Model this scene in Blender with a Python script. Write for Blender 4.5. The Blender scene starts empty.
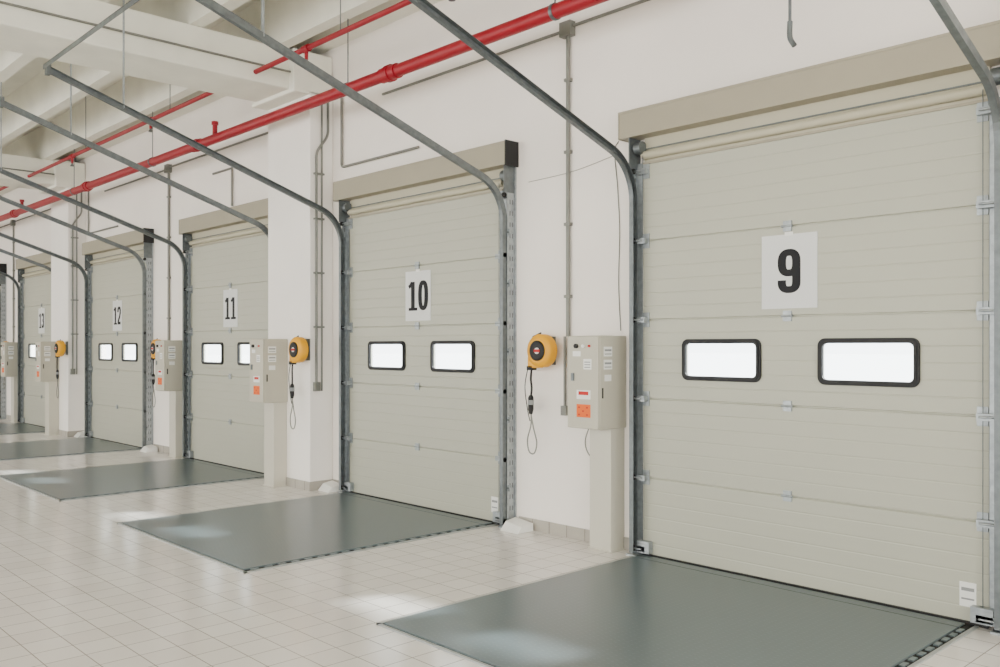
import bpy, math, random
from mathutils import Vector, Matrix
random.seed(4)
SC = bpy.context.scene
def lin(c):
    return tuple(((v/255)/12.92 if v/255<=0.04045 else ((v/255+0.055)/1.055)**2.4) for v in c)+(1,)

# ------------------------------------------------------------ materials
def mat(name, rgb, rough=0.5, metal=0.0, noise=0.0, nscale=8, bump=0.0, bscale=60, emit=0):
    m = bpy.data.materials.new(name); m.use_nodes = True
    nt = m.node_tree; b = nt.nodes['Principled BSDF']
    c = lin(rgb)
    b.inputs['Base Color'].default_value = c
    b.inputs['Roughness'].default_value = rough
    b.inputs['Metallic'].default_value = metal
    if noise or bump:
        tc = nt.nodes.new('ShaderNodeTexCoord')
    if noise:
        n = nt.nodes.new('ShaderNodeTexNoise'); n.inputs['Scale'].default_value = nscale
        n.inputs['Detail'].default_value = 5
        nt.links.new(tc.outputs['Object'], n.inputs['Vector'])
        r = nt.nodes.new('ShaderNodeValToRGB')
        r.color_ramp.elements[0].position = 0.3; r.color_ramp.elements[1].position = 0.7
        r.color_ramp.elements[0].color = tuple(v*(1-noise) for v in c[:3])+(1,)
        r.color_ramp.elements[1].color = tuple(min(1, v*(1+noise)) for v in c[:3])+(1,)
        nt.links.new(n.outputs['Fac'], r.inputs['Fac'])
        nt.links.new(r.outputs['Color'], b.inputs['Base Color'])
    if bump:
        n2 = nt.nodes.new('ShaderNodeTexNoise'); n2.inputs['Scale'].default_value = bscale
        nt.links.new(tc.outputs['Object'], n2.inputs['Vector'])
        bp = nt.nodes.new('ShaderNodeBump'); bp.inputs['Strength'].default_value = bump
        bp.inputs['Distance'].default_value = 0.004
        nt.links.new(n2.outputs['Fac'], bp.inputs['Height'])
        nt.links.new(bp.outputs['Normal'], b.inputs['Normal'])
    return m

M_wall = mat('wall_plaster', (247,240,231), 0.85, noise=0.025, nscale=1.5, bump=0.25, bscale=90)
M_pillar = mat('pillar_paint', (249,244,236), 0.8, noise=0.02, nscale=2)
M_conc = mat('ceiling_concrete', (238,236,222), 0.85, noise=0.05, nscale=2.5)
M_door = mat('door_panel_paint', (178,178,161), 0.42, noise=0.012, nscale=2, bump=0.08, bscale=160)
M_box = mat('header_box_paint', (160,153,133), 0.5, noise=0.02, nscale=5)
M_seal = mat('beige_seal', (184,178,154), 0.5)
M_galv = mat('galvanised_steel', (158,164,166), 0.42, 0.6, noise=0.18, nscale=25)
M_galvd = mat('galvanised_dark', (106,112,113), 0.42, 0.5, noise=0.18, nscale=20)
M_black = mat('black_rubber', (14,14,15), 0.6)
M_cond = mat('grey_conduit', (122,122,114), 0.5, 0.2)
M_red = mat('red_pipe_paint', (150,4,28), 0.45, noise=0.05)
M_cab = mat('cabinet_paint', (188,183,165), 0.45, noise=0.015)
M_ped = mat('pedestal_paint', (200,196,180), 0.45)
M_yel = mat('reel_yellow', (236,168,0), 0.5)
M_white = mat('white_plastic', (236,236,230), 0.45)
M_paper = mat('sign_paper', (218,219,216), 0.6)
M_ink = mat('sign_ink', (22,22,26), 0.8)
M_orange = mat('orange_sticker', (232,100,0), 0.6)
M_redst = mat('red_sticker', (190,20,10), 0.6)
M_greyt = mat('grey_label', (140,142,140), 0.5)
M_base = mat('skirting_tile', (172,166,154), 0.4, noise=0.05, nscale=6)
M_grout = mat('skirting_grout', (118,112,104), 0.8)
M_gap = mat('gap_dark', (20,20,22), 0.8)
M_slot = mat('slot_dark', (80,82,82), 0.8)
M_rim = mat('steel_rim', (172,176,176), 0.4, 0.3)
M_out = mat('outside_concrete', (225,228,228), 0.9, noise=0.06, nscale=0.4)
M_wire = mat('pale_wire', (170,164,152), 0.6)

M_glass = bpy.data.materials.new('window_acrylic'); M_glass.use_nodes=True
nt=M_glass.node_tree; nt.nodes.clear()
o=nt.nodes.new('ShaderNodeOutputMaterial'); mx=nt.nodes.new('ShaderNodeMixShader')
t=nt.nodes.new('ShaderNodeBsdfTransparent'); t.inputs[0].default_value=(.93,.97,1,1)
tr=nt.nodes.new('ShaderNodeBsdfTranslucent'); tr.inputs[0].default_value=(.93,.97,1,1)
mx.inputs[0].default_value=0.15
nt.links.new(t.outputs[0],mx.inputs[1]); nt.links.new(tr.outputs[0],mx.inputs[2]); nt.links.new(mx.outputs[0],o.inputs[0])

# floor tiles
M_floor = bpy.data.materials.new('floor_tiles'); M_floor.use_nodes=True
nt=M_floor.node_tree; b=nt.nodes['Principled BSDF']
tc=nt.nodes.new('ShaderNodeTexCoord')
br=nt.nodes.new('ShaderNodeTexBrick'); br.offset=0; br.offset_frequency=1; br.squash=1
br.inputs['Scale'].default_value=1; br.inputs['Brick Width'].default_value=0.2; br.inputs['Row Height'].default_value=0.2
br.inputs['Mortar Size'].default_value=0.0035; br.inputs['Mortar Smooth'].default_value=0.3
br.inputs['Color1'].default_value=lin((242,238,233)); br.inputs['Color2'].default_value=lin((235,230,225))
br.inputs['Mortar'].default_value=lin((160,153,146))
nt.links.new(tc.outputs['Object'],br.inputs['Vector'])
nz=nt.nodes.new('ShaderNodeTexNoise'); nz.inputs['Scale'].default_value=1.1; nz.inputs['Detail'].default_value=5
nt.links.new(tc.outputs['Object'],nz.inputs['Vector'])
mixc=nt.nodes.new('ShaderNodeMixRGB'); mixc.blend_type='MULTIPLY'; mixc.inputs['Fac'].default_value=0.3
rp=nt.nodes.new('ShaderNodeValToRGB'); rp.color_ramp.elements[0].position=.3; rp.color_ramp.elements[1].position=.7
rp.color_ramp.elements[0].color=(.86,.85,.83,1); rp.color_ramp.elements[1].color=(1,1,1,1)
nt.links.new(nz.outputs['Fac'],rp.inputs['Fac'])
nt.links.new(br.outputs['Color'],mixc.inputs[1]); nt.links.new(rp.outputs['Color'],mixc.inputs[2])
nt.links.new(mixc.outputs[0],b.inputs['Base Color'])
mr=nt.nodes.new('ShaderNodeMapRange'); mr.inputs['To Min'].default_value=.08; mr.inputs['To Max'].default_value=.26
nt.links.new(nz.outputs['Fac'],mr.inputs['Value']); nt.links.new(mr.outputs[0],b.inputs['Roughness'])
b.inputs['IOR'].default_value=1.6
bp=nt.nodes.new('ShaderNodeBump'); bp.inputs['Strength'].default_value=.4; bp.inputs['Distance'].default_value=.002; bp.invert=True
nt.links.new(br.outputs['Fac'],bp.inputs['Height']); nt.links.new(bp.outputs['Normal'],b.inputs['Normal'])

# leveller chequer plate
M_plate = bpy.data.materials.new('chequer_plate'); M_plate.use_nodes=True
nt=M_plate.node_tree; b=nt.nodes['Principled BSDF']
tc=nt.nodes.new('ShaderNodeTexCoord')
def chain(rot):
    mp=nt.nodes.new('ShaderNodeMapping'); mp.inputs['Rotation'].default_value=(0,0,rot); mp.inputs['Scale'].default_value=(1,2.6,1)
    nt.links.new(tc.outputs['Object'],mp.inputs['Vector'])
    v=nt.nodes.new('ShaderNodeTexVoronoi'); v.inputs['Scale'].default_value=16; v.inputs['Randomness'].default_value=0
    nt.links.new(mp.outputs[0],v.inputs['Vector'])
    r=nt.nodes.new('ShaderNodeValToRGB'); r.color_ramp.elements[0].position=.18; r.color_ramp.elements[1].position=.3
    r.color_ramp.elements[0].color=(1,1,1,1); r.color_ramp.elements[1].color=(0,0,0,1)
    nt.links.new(v.outputs['Distance'],r.inputs['Fac']); return r
r1=chain(math.radians(45)); r2=chain(math.radians(-45))
ad=nt.nodes.new('ShaderNodeMixRGB'); ad.blend_type='LIGHTEN'; ad.inputs[0].default_value=1
nt.links.new(r1.outputs[0],ad.inputs[1]); nt.links.new(r2.outputs[0],ad.inputs[2])
cm=nt.nodes.new('ShaderNodeMixRGB'); cm.inputs[1].default_value=lin((98,111,115)); cm.inputs[2].default_value=lin((114,127,131))
nt.links.new(ad.outputs[0],cm.inputs[0]); nt.links.new(cm.outputs[0],b.inputs['Base Color'])
bp=nt.nodes.new('ShaderNodeBump'); bp.inputs['Strength'].default_value=.3; bp.inputs['Distance'].default_value=.0015
nt.links.new(ad.outputs[0],bp.inputs['Height']); nt.links.new(bp.outputs['Normal'],b.inputs['Normal'])
b.inputs['Roughness'].default_value=.3; b.inputs['Metallic'].default_value=.05

# ------------------------------------------------------------ mesh builder
class MB:
    def __init__(s): s.v=[]; s.f=[]; s.m=[]; s.mats=[]; s.sm=[]
    def mi(s,m):
        if m not in s.mats: s.mats.append(m)
        return s.mats.index(m)
    def add(s,vs,fs,m,smooth=False):
        o=len(s.v); s.v+= [tuple(p) for p in vs]; i=s.mi(m)
        for f in fs: s.f.append([o+k for k in f]); s.m.append(i); s.sm.append(smooth)
    def box(s,x0,x1,y0,y1,z0,z1,m):
        vs=[(x,y,z) for x in (x0,x1) for y in (y0,y1) for z in (z0,z1)]
        s.add(vs,[(0,1,3,2),(4,6,7,5),(0,4,5,1),(2,3,7,6),(0,2,6,4),(1,5,7,3)],m)
    def tube(s,pts,r,m,seg=12,caps=True):
        pts=[Vector(p) for p in pts]; n=len(pts); rings=[]
        up=None
        for i,p in enumerate(pts):
            if i==0: T=pts[1]-pts[0]
            elif i==n-1: T=pts[-1]-pts[-2]
            else: T=(pts[i+1]-p).normalized()+(p-pts[i-1]).normalized()
            T.normalize()
            if up is None:
                a=Vector((0,0,1)) if abs(T.z)<.9 else Vector((1,0,0))
                up=(a-T*a.dot(T)).normalized()
            else:
                up=(up-T*up.dot(T)).normalized()
            W=T.cross(up); rr=r[i] if isinstance(r,(list,tuple)) else r
            rings.append([p+up*math.cos(2*math.pi*k/seg)*rr+W*math.sin(2*math.pi*k/seg)*rr for k in range(seg)])
        vs=[q for R in rings for q in R]; fs=[]
        for i in range(n-1):
            for k in range(seg):
                fs.append((i*seg+k,i*seg+(k+1)%seg,(i+1)*seg+(k+1)%seg,(i+1)*seg+k))
        s.add(vs,fs,m,True)
        if caps:
            s.add(rings[0],[tuple(range(seg))[::-1]],m); s.add(rings[-1],[tuple(range(seg))],m)
    def sweep_yz(s,x,path,prof,m):
        n=len(path); k=len(prof); vs=[]
        for i,(y,z) in enumerate(path):
            a=path[max(0,i-1)]; b_=path[min(n-1,i+1)]
            ty,tz=b_[0]-a[0],b_[1]-a[1]; L=math.hypot(ty,tz); ty/=L; tz/=L
            for (dx,dn) in prof: vs.append((x+dx, y-tz*dn, z+ty*dn))
        fs=[]
        for i in range(n-1):
            for j in range(k):
                fs.append((i*k+j,i*k+(j+1)%k,(i+1)*k+(j+1)%k,(i+1)*k+j))
        fs.append(tuple(range(k))); fs.append(tuple(range((n-1)*k,n*k))[::-1])
        s.add(vs,fs,m)
    def obj(s,name,parent=None,bevel=0):
        me=bpy.data.meshes.new(name); me.from_pydata(s.v,[],s.f)
        for m in s.mats: me.materials.append(m)
        me.polygons.foreach_set('material_index',s.m); me.polygons.foreach_set('use_smooth',s.sm)
        me.update()
        import bmesh
        bm=bmesh.new(); bm.from_mesh(me); bmesh.ops.recalc_face_normals(bm,faces=bm.faces); bm.to_mesh(me); bm.free()
        ob=bpy.data.objects.new(name,me); SC.collection.objects.link(ob)
        if parent: ob.parent=parent
        if bevel:
            b=ob.modifiers.new('bevel','BEVEL'); b.width=bevel; b.segments=2; b.limit_method='ANGLE'; b.angle_limit=math.radians(50)
        return ob
def empty(name,loc=(0,0,0)):
    e=bpy.data.objects.new(name,None); e.location=loc; e.empty_display_size=.2
    SC.collection.objects.link(e); return e
def smooth(pts,n=8):
    P=[Vector(p) for p in pts]; P=[P[0]*2-P[1]]+P+[P[-1]*2-P[-2]]; out=[]
    for i in range(1,len(P)-2):
        for k in range(n):
            t=k/n; a,b,c,d=P[i-1],P[i],P[i+1],P[i+2]
            out.append(.5*((2*b)+(c-a)*t+(2*a-5*b+4*c-d)*t*t+(3*b-a-3*c+d)*t**3))
    out.append(P[-2]); return out

YW=5.5
PITCH=3.975
W=2.425
XD=[-4.147-PITCH*k for k in range(6)]     # left edge of each door leaf
XMIN,XMAX=-33.0,9.0
YB=-10.5
# ------------------------------------------------------------ shell
b=MB(); b.box(XMIN,XMAX,YB-2,YW+.2,-.2,0,M_floor); b.obj('floor')
b=MB()
edges=[XMAX]
for x in XD: edges+=[x+W-.015,x+.015]
edges.append(XMIN)
for i in range(0,len(edges),2):
    b.box(edges[i+1],edges[i],YW,YW+.2,0,5.4,M_wall)
for x in XD: b.box(x+.015,x+W-.015,YW,YW+.2,3.0,5.4,M_wall)
b.obj('wall_back')
b=MB(); b.box(XMIN-.2,XMIN,YB,YW+.2,0,5.6,M_wall); b.obj('wall_left')
b=MB(); b.box(XMIN,XMAX,YB,YW+.2,5.4,5.6,M_conc)
y=4.9
while y>YB+.5:
    v=[(y-.07,4.85),(y+.07,4.85),(y+.12,5.4),(y-.12,5.4)]
    vs=[(X,a,c) for X in (XMIN,XMAX) for a,c in v]
    b.add(vs,[(0,1,2,3),(4,7,6,5),(0,4,5,1),(1,5,6,2),(2,6,7,3),(3,7,4,0)],M_conc)
    y-=.95
b.box(XMIN,XMAX,5.3,YW,4.95,5.4,M_conc)
b.obj('ceiling')
PR=[-.55,-8.52,-16.50,-24.48]
PWD=.93
for xr in PR:
    b=MB(); b.box(xr-PWD,xr,5.2,YW,0,4.42,M_pillar)
    b.obj('pillar',bevel=.012)
    b=MB()
    b.box(xr-.85,xr-.1,YB,5.48,4.42,4.85,M_conc)
    b.box(xr-.95,xr,5.0,5.49,4.38,4.85,M_conc)
    b.tube([(xr-.07,-6,4.6),(xr-.07,5.0,4.6)],.012,M_cond)
    b.obj('ceiling_beam',bevel=.015)

# skirting
b=MB()
def skirt(x0,x1,y):
    b.box(x0,x1,y-.012,y,0,.1,M_base)
    x=x1-.1
    while x>x0: b.box(x-.002,x+.002,y-.0135,y,0,.1,M_grout); x-=.2
pill=[(p-PWD,p) for p in PR]
for k,x in enumerate(XD):
    gapL=XD[k+1]+W+.16 if k<5 else XMIN
    a,c=gapL,x-.12
    done=False
    for (p0,p1) in pill:
        if p0>a-.2 and p1<c+.3:
            skirt(p0-.012,p1+.012,5.2); b.box(p1,p1+.012,5.2,YW,0,.1,M_base)
            if p1+.012<c: skirt(p1+.012,c,YW)
            if a<p0: skirt(a,p0,YW)
            done=True
    if not done: skirt(a,c,YW)
b.obj('baseboard_back')

# ------------------------------------------------------------ doors
YF=5.455
def prof(za,zb):
    br=[]
    for s_ in range(0,6):
        z=s_*.6; br+=[(z-.008,0),(z-.0035,.013),(z+.0035,.013),(z+.008,0)]
        for i in range(1,6):
            g=z+.1*i; br+=[(g-.007,0),(g,.0018),(g+.007,0)]
    br=[(z,d) for z,d in br if za+1e-4<z<zb-1e-4]
    return [(za,0)]+br+[(zb,0)]
def strip(b,x0,x1,za,zb):
    p=prof(za,zb); vs=[]; fs=[]
    for z,d in p: vs+=[(x0,YF+d,z),(x1,YF+d,z)]
    for i in range(len(p)-1): fs.append((2*i,2*i+1,2*i+3,2*i+2))
    b.add(vs,fs,M_door)
    b.box(x0,x1,YF+.016,5.496,za,zb,M_door)
def rrect(cx,cz,w,h,r,n=6):
    out=[]
    for (sx,sz,a0) in ((1,1,0),(-1,1,90),(-1,-1,180),(1,-1,270)):
        for k in range(n+1):
            a=math.radians(a0+90*k/n)
            out.append((cx+sx*(w/2-r)+r*math.cos(a),cz+sz*(h/2-r)+r*math.sin(a)))
    return out
def ring(b,cx,cz,w,h,r,w2,h2,r2,y0,y1,m):
    A=rrect(cx,cz,w,h,r); B=rrect(cx,cz,w2,h2,r2); n=len(A)
    vs=[(x,y0,z) for x,z in A]+[(x,y0,z) for x,z in B]+[(x,y1,z) for x,z in A]+[(x,y1,z) for x,z in B]
    fs=[]
    for i in range(n):
        j=(i+1)%n
        fs+=[(i,j,n+j,n+i),(i,2*n+i,2*n+j,j),(n+i,n+j,3*n+j,3*n+i)]
    b.add(vs,fs,m)
A71=math.radians(71.4); R=.38
YT=5.38
path=[(YT,.03),(YT,1.0),(YT,2.0),(YT,2.70)]
for k in range(1,11):
    f=A71*k/10; path.append((YT-R+R*math.cos(f),2.70+R*math.sin(f)))
ye,ze=path[-1]
sl=math.tan(math.radians(18.6))
YE=2.40; ZE=ze+sl*(ye-YE)
path+=[(4.2,ze+sl*(ye-4.2)),(YE,ZE)]
for k,x in enumerate(XD):
    e=empty('sectional_door',(x,YW,0)); 
    inv=Matrix.Translation((-x,-YW,0))
    def put(bb,name,bevel=0):
        ob=bb.obj(name,e,bevel); ob.matrix_parent_inverse=inv; return ob
    b=MB()
    wins=[(x+.36,x+1.0),(x+1.41,x+2.05)]
    cut=.03
    za,zb=1.35+cut-.012,1.65-cut+.012
    strip(b,x,x+W,0.015,za)
    strip(b,x,x+W,zb,2.995)
    xs=[x]+[q for w in wins for q in (w[0]+cut-.01,w[1]-cut+.01)]+[x+W]
    for i in (0,2,4): strip(b,xs[i],xs[i+1],za,zb)
    b.box(x,x+W,5.44,5.49,0.001,.02,M_black)
    put(b,'leaf')
    b=MB()
    for (w0,w1) in wins:
        cx=(w0+w1)/2
        ring(b,cx,1.5,.64,.30,.05,.575,.235,.03,5.440,5.46,M_black)
        ring(b,cx,1.5,.61,.27,.04,.575,.235,.03,5.434,5.445,M_black)
    put(b,'window_frames')
    b=MB()
    for (w0,w1) in wins: b.box(w0+.022,w1-.022,5.478,5.482,1.372,1.628,M_glass)
    put(b,'window_panes')
    b=MB()
    b.box(x-.15,x+2.56,5.35,5.499,3.19,3.39,M_box)
    b.box(x-.15,x+2.56,5.345,5.36,3.378,3.395,M_box)
    b.box(x+2.56,x+2.575,5.34,5.499,3.18,3.40,M_black)
    b.box(x-.16,x-.15,5.345,5.499,3.185,3.395,M_box)
    b.box(x,x+W,5.47,5.499,2.995,3.19,M_seal)
    b.tube([(x+.0,5.455,3.055),(x+W,5.455,3.055)],.032,M_seal,20)
    b.box(x,x+W,5.455,5.475,3.10,3.108,M_galvd)
    b.box(x,x+W,5.44,5.47,2.985,3.0,M_box)
    put(b,'header_box')
    # tracks
    b=MB()
    for side,xt in ((1,x-.045),(-1,x+W+.085)):
        t_=.003; w=.026; d=.027
        pr=[(-w*side*.5,-d),(w*side,-d),(w*side,-d+t_),(-w*side*.5+t_*side,-d+t_),(-w*side*.5+t_*side,d-t_),(w*side,d-t_),(w*side,d),(-w*side*.5,d)]
        b.sweep_yz(xt,path,pr,M_galvd)
        xa=xt-side*.02
        fl=.045 if side==1 else .018
        b.box(min(xa,xa-side*fl),max(xa,xa-side*fl),5.485,5.499,.0,3.18,M_galv)
        b.box(xa-.002,xa+.002,5.40,5.499,.0,3.18,M_galv)
        b.box(min(xa,xa+side*.055),max(xa,xa+side*.055),5.455,5.458,.0,3.0,M_galv)
        z=.15
        while z<3.1:
            b.box(xa-.003,xa+.003,5.43,5.438,z,z+.04,M_slot)
            b.box(xa-.003,xa+.003,5.46,5.468,z,z+.04,M_slot); z+=.1
        for z in (.35,.95,1.55,2.15,2.6):
            b.box(min(xt-side*.045,xt+side*.012),max(xt-side*.045,xt+side*.012),5.408,5.412,z-.03,z+.03,M_galv)
            b.tube([(xt-side*.03,5.40,z),(xt-side*.03,5.416,z)],.01,M_galvd,6)
        for z in (.06,.6,1.2,1.8,2.4,2.93):
            xa0,xa1=(x+.0,x+.06) if side==1 else (x+W-.06,x+W)
            b.box(xa0,xa1,5.446,5.455,z-.055,z+.055,M_galv)
            b.box(xa0-(.02 if side==1 else -.01),xa1+(.05 if side==-1 else -.01),5.40,5.446,z-.022,z+.018,M_galv)
            b.tube([((xa0+xa1)/2,5.385,z),(xt,5.385,z)],.007,M_galv,8)
            b.tube([(xt-.01,5.38,z),(xt+.013,5.38,z)],.022,M_black,12)
        xa0,xa1=(x-.02,x+.09) if side==1 else (x+W-.08,x+W+.04)
        b.box(xa0,xa1,5.40,5.45,.03,.12,M_galv)
        b.box(xt-.05,xt+.05,5.36,5.499,.0,.012,M_galv)
        if side==-1: b.box(x+W+.005,x+W+.05,5.45,5.47,.02,3.0,M_galv)
        xc=x+.02 if side==1 else x+W-.02
        b.tube([(xc,5.42,.1),(xc,5.42,3.05)],.003,M_galvd,6)
        b.box(xt-.004-side*.02,xt+.004-side*.02,5.36,5.499,2.95,3.19,M_galvd)
        b.tube([(xt-.03+side*.03,5.43,3.11),(xt+.03+side*.03,5.43,3.11)],.05,M_galvd,16)
        yh=3.05; zh=ze+sl*(ye-yh)
        b.box(xt-.018,xt+.018,yh-.003,yh+.003,zh,5.4,M_galv)
        b.box(xt-.03,xt+.03,YE-.005,YE+.03,ZE-.05,ZE+.05,M_galvd)
    b.box(x-.07,x+W+.11,YE-.02,YE+.02,ZE+.03,ZE+.036,M_galvd)
    b.box(x-.07,x+W+.11,YE-.02,YE-.016,ZE-.005,ZE+.036,M_galvd)
    put(b,'tracks')
    b=MB()
    for z in (.6,1.2,1.8,2.4):
        b.box(x+1.165,x+1.225,5.444,5.455,z-.035,z-.008,M_galv)
        b.box(x+1.165,x+1.225,5.444,5.455,z+.008,z+.035,M_galv)
        b.tube([(x+1.155,5.443,z),(x+1.235,5.443,z)],.008,M_galv,10)
    b.box(x+2.27,x+2.36,5.452,5.456,.10,.24,M_white)
    b.box(x+2.28,x+2.35,5.4505,5.4525,.19,.21,M_greyt)
    b.box(x+2.28,x+2.35,5.4505,5.4525,.14,.15,M_greyt)
    put(b,'hinges')

    # ------------- dock leveller
    e2=empty('dock_leveler',(x+1.17,4.2,0)); inv2=Matrix.Translation((-x-1.17,-4.2,0))
    b=MB()
    x0,x1,y0,y1=x,x+2.36,3.0,5.43
    b.box(x0,x1,y0,y1,0,.004,M_gap)
    b.box(x0-.02,x0,y0-.02,y1,0,.009,M_rim); b.box(x1,x1+.02,y0-.02,y1,0,.009,M_rim)
    b.box(x0-.02,x1+.02,y0-.02,y0,0,.009,M_rim)
    ob=b.obj('pit_frame',e2); ob.matrix_parent_inverse=inv2
    b=MB(); b.box(x0+.012,x1-.05,y0+.012,y1-.12,0.003,.014,M_plate)
    b.box(x0+.012,x1-.05,y1-.105,y1-.005,0.003,.012,M_plate)
    ob=b.obj('deck_plate',e2,.003); ob.matrix_parent_inverse=inv2
    b=MB()
    yy=y0+.05
    while yy<y1-.1:
        b.box(x1-.04,x1-.012,yy,yy+.06,0.003,.011,M_plate); yy+=.11
    b.tube([(x0+.03,y1-.112,.006),(x1-.06,y1-.112,.006)],.007,M_galvd,8)
    ob=b.obj('hinge_lugs',e2); ob.matrix_parent_inverse=inv2

# ------------------------------------------------------------ number signs
lay=[0]
def stroke(b,pts,hx,hy,y,ox,oz,s_,closed=False):
    lay[0]+=1; y=y-.0003*(lay[0]%5)
    n=len(pts); L=[];Rr=[]
    for i in range(n):
        a=pts[(i-1)%n] if closed else pts[max(0,i-1)]
        c=pts[(i+1)%n] if closed else pts[min(n-1,i+1)]
        tx,tz=c[0]-a[0],c[1]-a[1]; l=math.hypot(tx,tz) or 1; nx,nz=-tz/l,tx/l
        p=pts[i]
        L.append((ox+s_*(p[0]+nx*hx),y,oz+s_*(p[1]+nz*hy))); Rr.append((ox+s_*(p[0]-nx*hx),y,oz+s_*(p[1]-nz*hy)))
    vs=L+Rr; fs=[]
    for i in range(n if closed else n-1):
        j=(i+1)%n; fs.append((i,j,n+j,n+i))
    b.add(vs,fs,M_ink)
def arc(cx,cz,rx,rz,a0,a1,n=20,p=.75):
    out=[]
    for k in range(n+1):
        a=math.radians(a0+(a1-a0)*k/n); c,s2=math.cos(a),math.sin(a)
        out.append((cx+rx*math.copysign(abs(c)**p,c),cz+rz*math.copysign(abs(s2)**p,s2)))
    return out
def digit(b,ch,ox,oz,s_,y):
    hx,hy=.105,.08
    S=lambda p,c=False: stroke(b,p,hx,hy,y,ox,oz,s_,c)
    if ch=='9':
        S(arc(.28,.69,.18,.235,0,360,40)[:-1],True)
        S([(.46,.72),(.46,.5),(.46,.3)]+arc(.28,.26,.18,.19,0,-185,24))
    elif ch=='0': S(arc(.28,.5,.17,.43,0,360,44)[:-1],True)
    elif ch=='1':
        S([(.29,.02),(.29,.98)]); stroke(b,[(.06,.80),(.16,.86),(.24,.96)],.07,.065,y,ox,oz,s_)
        stroke(b,[(.05,.04),(.53,.04)],.06,.05,y,ox,oz,s_)
    elif ch=='2':
        S(arc(.27,.72,.165,.21,185,0,22)+[(.42,.6),(.34,.42),(.18,.22),(.12,.1)]); S([(.04,.07),(.5,.07)])
    elif ch=='3':
        S(arc(.26,.73,.155,.20,170,-75,22)); S(arc(.26,.28,.17,.21,75,-175,24)); S([(.2,.51),(.32,.51)])
for k,x in enumerate(XD[:5]):
    e=empty('number_sign',(x+1.205,5.45,2.1)); inv=Matrix.Translation((-x-1.205,-5.45,-2.1))
    b=MB(); b.box(x+1.005,x+1.405,5.449,5.4525,1.85,2.345,M_paper)
    ob=b.obj('sheet',e); ob.matrix_parent_inverse=inv
    b=MB(); t_=['9','10','11','12','13'][k]; h=.29; w=.165
    tw=w*len(t_); ox=x+1.205-tw/2
    for i,ch in enumerate(t_): digit(b,ch,ox+i*w+.003,1.955,h,5.4486)
    ob=b.obj('numeral',e); ob.matrix_parent_inverse=inv
    b=MB()
    for xx in (x+1.205,):
        b.box(xx-.03,xx+.03,5.4475,5.4495,2.335,2.36,M_white)
    ob=b.obj('tape',e); ob.matrix_parent_inverse=inv

# ------------------------------------------------------------ control cabinets
def cabinet(xr,yb,front,pw=(.235,.02)):
    e=empty('control_cabinet',(xr-.16,yb,0)); inv=Matrix.Translation((-(xr-.16),-yb,0))
    def put(bb,n,bev=0):
        ob=bb.obj(n,e,bev); ob.matrix_parent_inverse=inv
    x0=xr-.32; yf=yb-front
    b=MB(); b.box(x0,xr,yf+.02,yb-.001,.96,1.68,M_cab); put(b,'housing',.006)
    b=MB(); b.box(x0+.004,xr-.004,yf,yf+.018,.965,1.675,M_cab); put(b,'cabinet_door',.004)
    b=MB(); b.box(xr-pw[0],xr-pw[1],yb-.17,yb-.001,0,.962,M_ped); b.box(xr-pw[0]-.008,xr-pw[1]+.008,yb-.178,yb-.001,0,.015,M_ped); put(b,'pedestal',.004)
    b=MB()
    f=yf
    b.tube([(x0+.1,f,1.60),(x0+.1,f-.02,1.60)],.018,M_black)
    b.tube([(x0+.17,f,1.60),(x0+.17,f-.015,1.60)],.013,M_white)
    b.tube([(x0+.23,f,1.60),(x0+.23,f-.012,1.60)],.01,M_redst)
    b.box(x0+.06,x0+.14,f-.002,f,1.52,1.56,M_white)
    b.box(x0+.05,x0+.075,f-.012,f,1.33,1.39,M_galvd)
    b.box(x0+.17,x0+.25,f-.002,f,1.42,1.50,M_white)
    for i in range(3): b.box(x0+.18,x0+.24,f-.003,f-.001,1.432+i*.02,1.44+i*.02,M_greyt)
    b.box(x0+.10,x0+.24,f-.002,f,1.19,1.26,M_white)
    b.box(x0+.12,x0+.22,f-.003,f-.001,1.222,1.25,M_redst)
    b.box(x0+.10,x0+.24,f-.002,f,1.05,1.15,M_orange)
    for i in range(3):
        for j in range(3):
            if (i+j)%2==0: b.box(x0+.118+i*.04,x0+.135+i*.04,f-.003,f-.001,1.064+j*.028,1.076+j*.028,M_redst)
    put(b,'front_labels_and_switches')
    b=MB()
    for zz in (1.52,1.42):
        b.box(xr,xr+.002,yf+.06,yf+.16,zz,zz+.075,M_white)
        b.box(xr+.001,xr+.003,yf+.07,yf+.15,zz+.04,zz+.055,M_greyt); b.box(xr+.001,xr+.003,yf+.07,yf+.15,zz+.015,zz+.022,M_greyt)
    b.box(xr,xr+.003,yf+.04,yf+.055,1.2,1.28,M_black)
    b.box(xr,xr+.002,yf+.07,yf+.15,1.33,1.38,M_white)
    put(b,'side_labels')
    b=MB()
    b.tube(smooth([(x0+.03,yb-.1,.97),(x0-.02,yb-.1,.84),(x0-.01,yb-.08,.74),(x0+.06,yb-.06,.68),(xr-.22,yb-.05,.74)]),.005,M_cond,8)
    put(b,'cable')
cabs=[(-4.345,YW,.34),(-8.99,5.2,.31),(-12.31,YW,.34),(-16.96,5.2,.31),(-20.25,YW,.34)]
for c in cabs: cabinet(*c)

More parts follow.
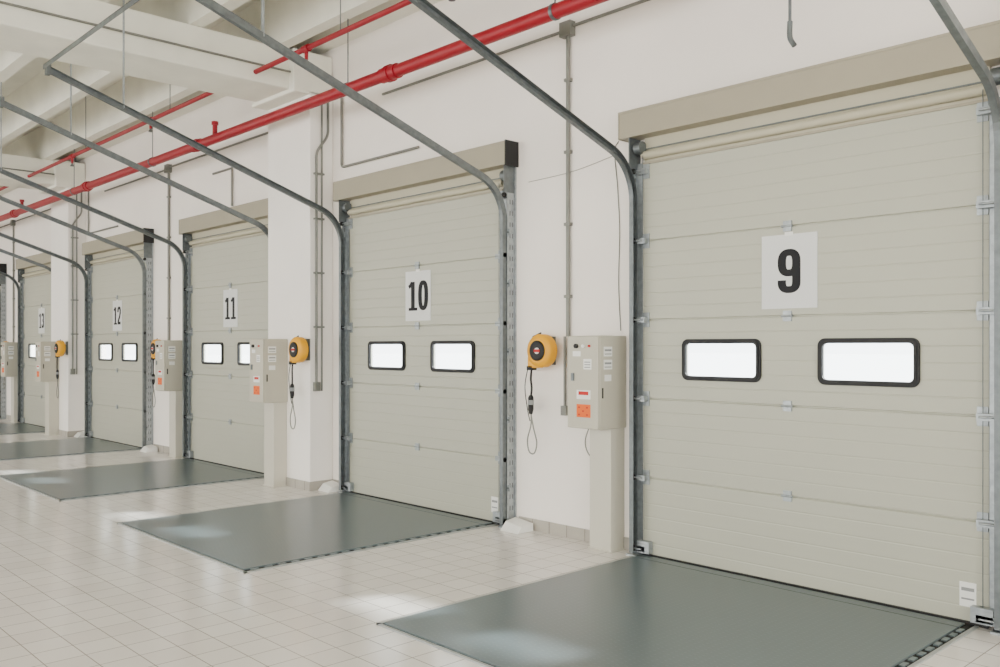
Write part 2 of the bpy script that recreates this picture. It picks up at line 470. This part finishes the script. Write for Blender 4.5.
# ------------------------------------------------------------ cable reels
def reel(cx,yb):
    e=empty('cable_reel',(cx,yb,1.56)); inv=Matrix.Translation((-cx,-yb,-1.56))
    def put(bb,n,bev=0):
        ob=bb.obj(n,e,bev); ob.matrix_parent_inverse=inv
    cz=1.56; y0=yb-.06
    b=MB()
    b.box(cx-.05,cx+.05,yb-.012,yb-.001,cz-.12,cz+.12,M_galvd)
    b.box(cx-.02,cx+.02,yb-.06,yb-.01,cz-.06,cz+.06,M_galvd)
    b.tube([(cx-.155,yb-.1,cz-.1),(cx-.16,yb-.1,cz+.05),(cx-.12,yb-.1,cz+.12),(cx-.03,yb-.1,cz+.15)],.007,M_black)
    put(b,'bracket')
    b=MB()
    b.tube([(cx,y0,cz),(cx,y0-.012,cz),(cx,y0-.02,cz),(cx,y0-.09,cz),(cx,y0-.105,cz),(cx,y0-.115,cz)],[.11,.13,.14,.14,.13,.10],M_yel,36)
    b.box(cx-.14,cx-.02,y0-.09,y0-.02,cz-.145,cz-.05,M_yel)
    put(b,'drum',.004)
    b=MB()
    b.tube([(cx,y0-.11,cz),(cx,y0-.125,cz),(cx,y0-.13,cz)],[.085,.085,.07],M_black,28)
    b.tube([(cx+.01,y0-.128,cz),(cx+.01,y0-.136,cz)],.026,M_white,24)
    b.box(cx-.02,cx+.045,y0-.138,y0-.135,cz-.012,cz+.012,M_redst)
    b.box(cx-.15,cx-.09,y0-.09,y0-.03,cz-.165,cz-.13,M_black)
    put(b,'hub')
    b=MB(); yy=y0-.06
    b.tube(smooth([(cx-.12,yy,cz-.15),(cx-.13,yy,cz-.24),(cx-.11,yy-.01,cz-.32),(cx-.13,yy,cz-.40)]),.009,M_black,8)
    b.tube([(cx-.13,yy,cz-.38),(cx-.13,yy,cz-.40),(cx-.13,yy,cz-.50),(cx-.13,yy,cz-.54)],[.015,.024,.024,.014],M_black,14)
    b.tube([(cx-.13,yy,cz-.42),(cx-.13,yy,cz-.46)],.027,M_greyt,14)
    b.tube(smooth([(cx-.13,yy,cz-.53),(cx-.10,yy,cz-.65),(cx-.06,yy,cz-.78),(cx-.09,yy,cz-.87),(cx-.15,yy,cz-.86),(cx-.17,yy,cz-.76),(cx-.13,yy,cz-.64),(cx-.125,yy,cz-.55)]),.006,M_cond,8)
    b.tube(smooth([(cx-.15,yy,cz-.1),(cx-.2,yy,cz-.3),(cx-.17,yy,cz-.5),(cx-.14,yy,cz-.60)]),.004,M_black,8)
    put(b,'cord_and_plug')
for c in [(-5.15,YW),(-8.56,5.2),(-13.10,YW),(-16.54,5.2),(-21.04,YW)]: reel(*c)

# ------------------------------------------------------------ red sprinkler pipes
b=MB()
b.tube([(XMIN+.1,4.95,4.15),(XMAX-.1,4.95,4.15)],.058,M_red,20)
for xx in (-2.8,-6.70,-10.8,-14.8,-18.8,-22.8):
    b.tube([(xx-.12,4.95,4.15),(xx+.12,4.95,4.15)],.07,M_red,20)
    b.tube([(xx-.03,4.95,4.15),(xx+.03,4.95,4.15)],.08,M_red,20)
for xx in (-10.3,-18.3):
    b.tube([(xx,4.95,4.15),(xx,4.95,4.33)],.03,M_red); b.tube([(xx,4.95,4.32),(xx,4.95,4.36)],.042,M_red)
for xx in (-4.6,-7.4,-12.2,-15.4,-20,-24):
    b.tube([(xx,4.95,4.15),(xx,4.95,4.848)],.006,M_galvd,8)
    b.tube([(xx-.015,4.95,4.15),(xx+.015,4.95,4.15)],.065,M_galvd,20)
b.obj('sprinkler_main_pipe')
b=MB()
b.tube([(XMIN+.1,4.6,4.52),(XMAX-.1,4.6,4.52)],.026,M_red,16)
for xx in (-5.4,-7.6,-11.4,-14.4,-19.5):
    b.tube([(xx-.05,4.6,4.52),(xx+.05,4.6,4.52)],.036,M_red,16)
    b.tube([(xx,4.6,4.52),(xx,4.6,4.41)],.018,M_red); b.tube([(xx,4.6,4.41),(xx,4.6,4.37)],[.012,.03],M_galvd)
    b.tube([(xx+.6,4.6,4.52),(xx+.6,4.6,5.395)],.005,M_galvd,8)
b.obj('sprinkler_branch_pipe')

# ------------------------------------------------------------ conduits
def bend(pts,r=.05,n=5):
    P=[Vector(p) for p in pts]; out=[P[0]]
    for i in range(1,len(P)-1):
        a=(P[i-1]-P[i]).normalized(); c=(P[i+1]-P[i]).normalized()
        s0=P[i]+a*r; s1=P[i]+c*r
        for k in range(n+1):
            t=k/n; out.append(s0*(1-t)**2+P[i]*2*t*(1-t)+s1*t*t)
    out.append(P[-1]); return out
yc=YW-.025
for xx in (-4.94,-12.9,-20.85):
    b=MB()
    b.tube([(xx,yc,4.2),(xx,yc,1.68)],.018,M_cond); b.box(xx-.06,xx+.06,YW-.07,YW-.001,4.17,4.29,M_cond)
    for z in (3.8,3.2,2.6,2.0): b.box(xx-.03,xx+.03,YW-.045,YW-.001,z,z+.025,M_cond)
    b.tube(bend([(xx,yc,4.23),(xx-2.6,yc,4.23)]) ,.013,M_cond)
    b.tube([(xx,yc,4.25),(xx+3.4,yc,4.25)],.013,M_cond)
    b.tube([(xx-.035,yc,1.68),(xx-.035,yc,1.1)],.012,M_cond); b.box(xx-.07,xx-.01,YW-.04,YW-.001,1.02,1.1,M_cond)
    b.obj('wall_conduit')
for xr in PR[1:3]:
    b=MB()
    b.tube(bend([(xr+.022,5.27,1.2),(xr+.022,5.27,3.75),(xr+.022,5.42,3.95),(xr+.022,5.42,4.33)],.06),.014,M_cond)
    b.tube(bend([(xr+.022,5.34,1.1),(xr+.022,5.34,4.3)]),.011,M_cond)
    b.box(xr,xr+.045,5.24,5.31,1.1,1.2,M_cond)
    for z in (1.8,2.4,3.0,3.5): b.box(xr,xr+.04,5.245,5.365,z,z+.02,M_cond)
    b.tube(bend([(xr+.21,yc,4.35),(xr+.21,yc,3.58),(xr+1.58,yc,3.58)],.05),.014,M_cond)
    b.obj('wall_conduit')
b=MB(); b.tube(bend([(-10.9,yc,3.95),(-11.45,yc,3.95)]),.014,M_cond); b.tube(bend([(-10.95,yc,3.95),(-10.9,yc,3.95),(-10.9,yc,3.45)],.03),.014,M_cond); b.obj('wall_conduit')
b=MB(); b.tube([(-2.8,5.2,5.39),(-2.8,5.2,3.6)],.010,M_galvd); b.tube(smooth([(-2.8,5.2,3.66),(-2.8,5.2,3.56),(-2.77,5.2,3.50)]),.017,M_galvd); b.obj('ceiling_drop_rod')
b=MB(); b.tube(smooth([(-5.42,YW-.006,3.03),(-4.9,YW-.006,3.05),(-4.42,YW-.006,3.12)]),.0035,M_wire,6)
b.tube(smooth([(-4.42,YW-.006,3.22),(-4.46,YW-.006,3.14),(-4.43,YW-.006,2.85),(-4.41,YW-.006,2.5),(-4.42,YW-.006,2.1),(-4.40,YW-.006,1.72)]),.004,M_cond,6); b.obj('signal_cable')

# ------------------------------------------------------------ floor wedges beside doors
for X in (XD[1]+W+.14,-8.49,XD[3]+W+.14,-16.47):
    b=MB()
    vs=[(X,5.28,0),(X+.22,5.28,0),(X+.22,5.47,0),(X,5.47,0),(X+.0,5.35,.075),(X+.22,5.33,.05),(X+.22,5.47,.07),(X+.0,5.47,.095)]
    b.add(vs,[(3,2,1,0),(0,1,5,4),(1,2,6,5),(2,3,7,6),(3,0,4,7),(4,5,6,7)],M_white)
    b.obj('wheel_wedge',bevel=.004)

# outside
b=MB(); b.box(-260,120,YW+.6,300,-1.3,-1.2,M_out); b.obj('outside_ground')

# ------------------------------------------------------------ lights / world
w=bpy.data.worlds.new('World'); SC.world=w; w.use_nodes=True
bg=w.node_tree.nodes['Background']; bg.inputs[0].default_value=(1,.99,.97,1); bg.inputs[1].default_value=5.6
s=bpy.data.lights.new('sun','SUN'); s.energy=18; s.angle=.06; s.color=(1,.97,.9)
so=bpy.data.objects.new('sun',s); SC.collection.objects.link(so)
so.rotation_euler=Vector((-.9,-2.18,-1.5)).to_track_quat('-Z','Y').to_euler()

# ------------------------------------------------------------ camera
c=bpy.data.cameras.new('camera'); co=bpy.data.objects.new('camera',c); SC.collection.objects.link(co)
co.location=(0,0,1.6); co.rotation_euler=(math.radians(90),0,math.radians(46.46))
c.sensor_width=36; c.lens=36*884/1000; c.shift_y=.0125; c.clip_start=.05; c.clip_end=500
SC.camera=co
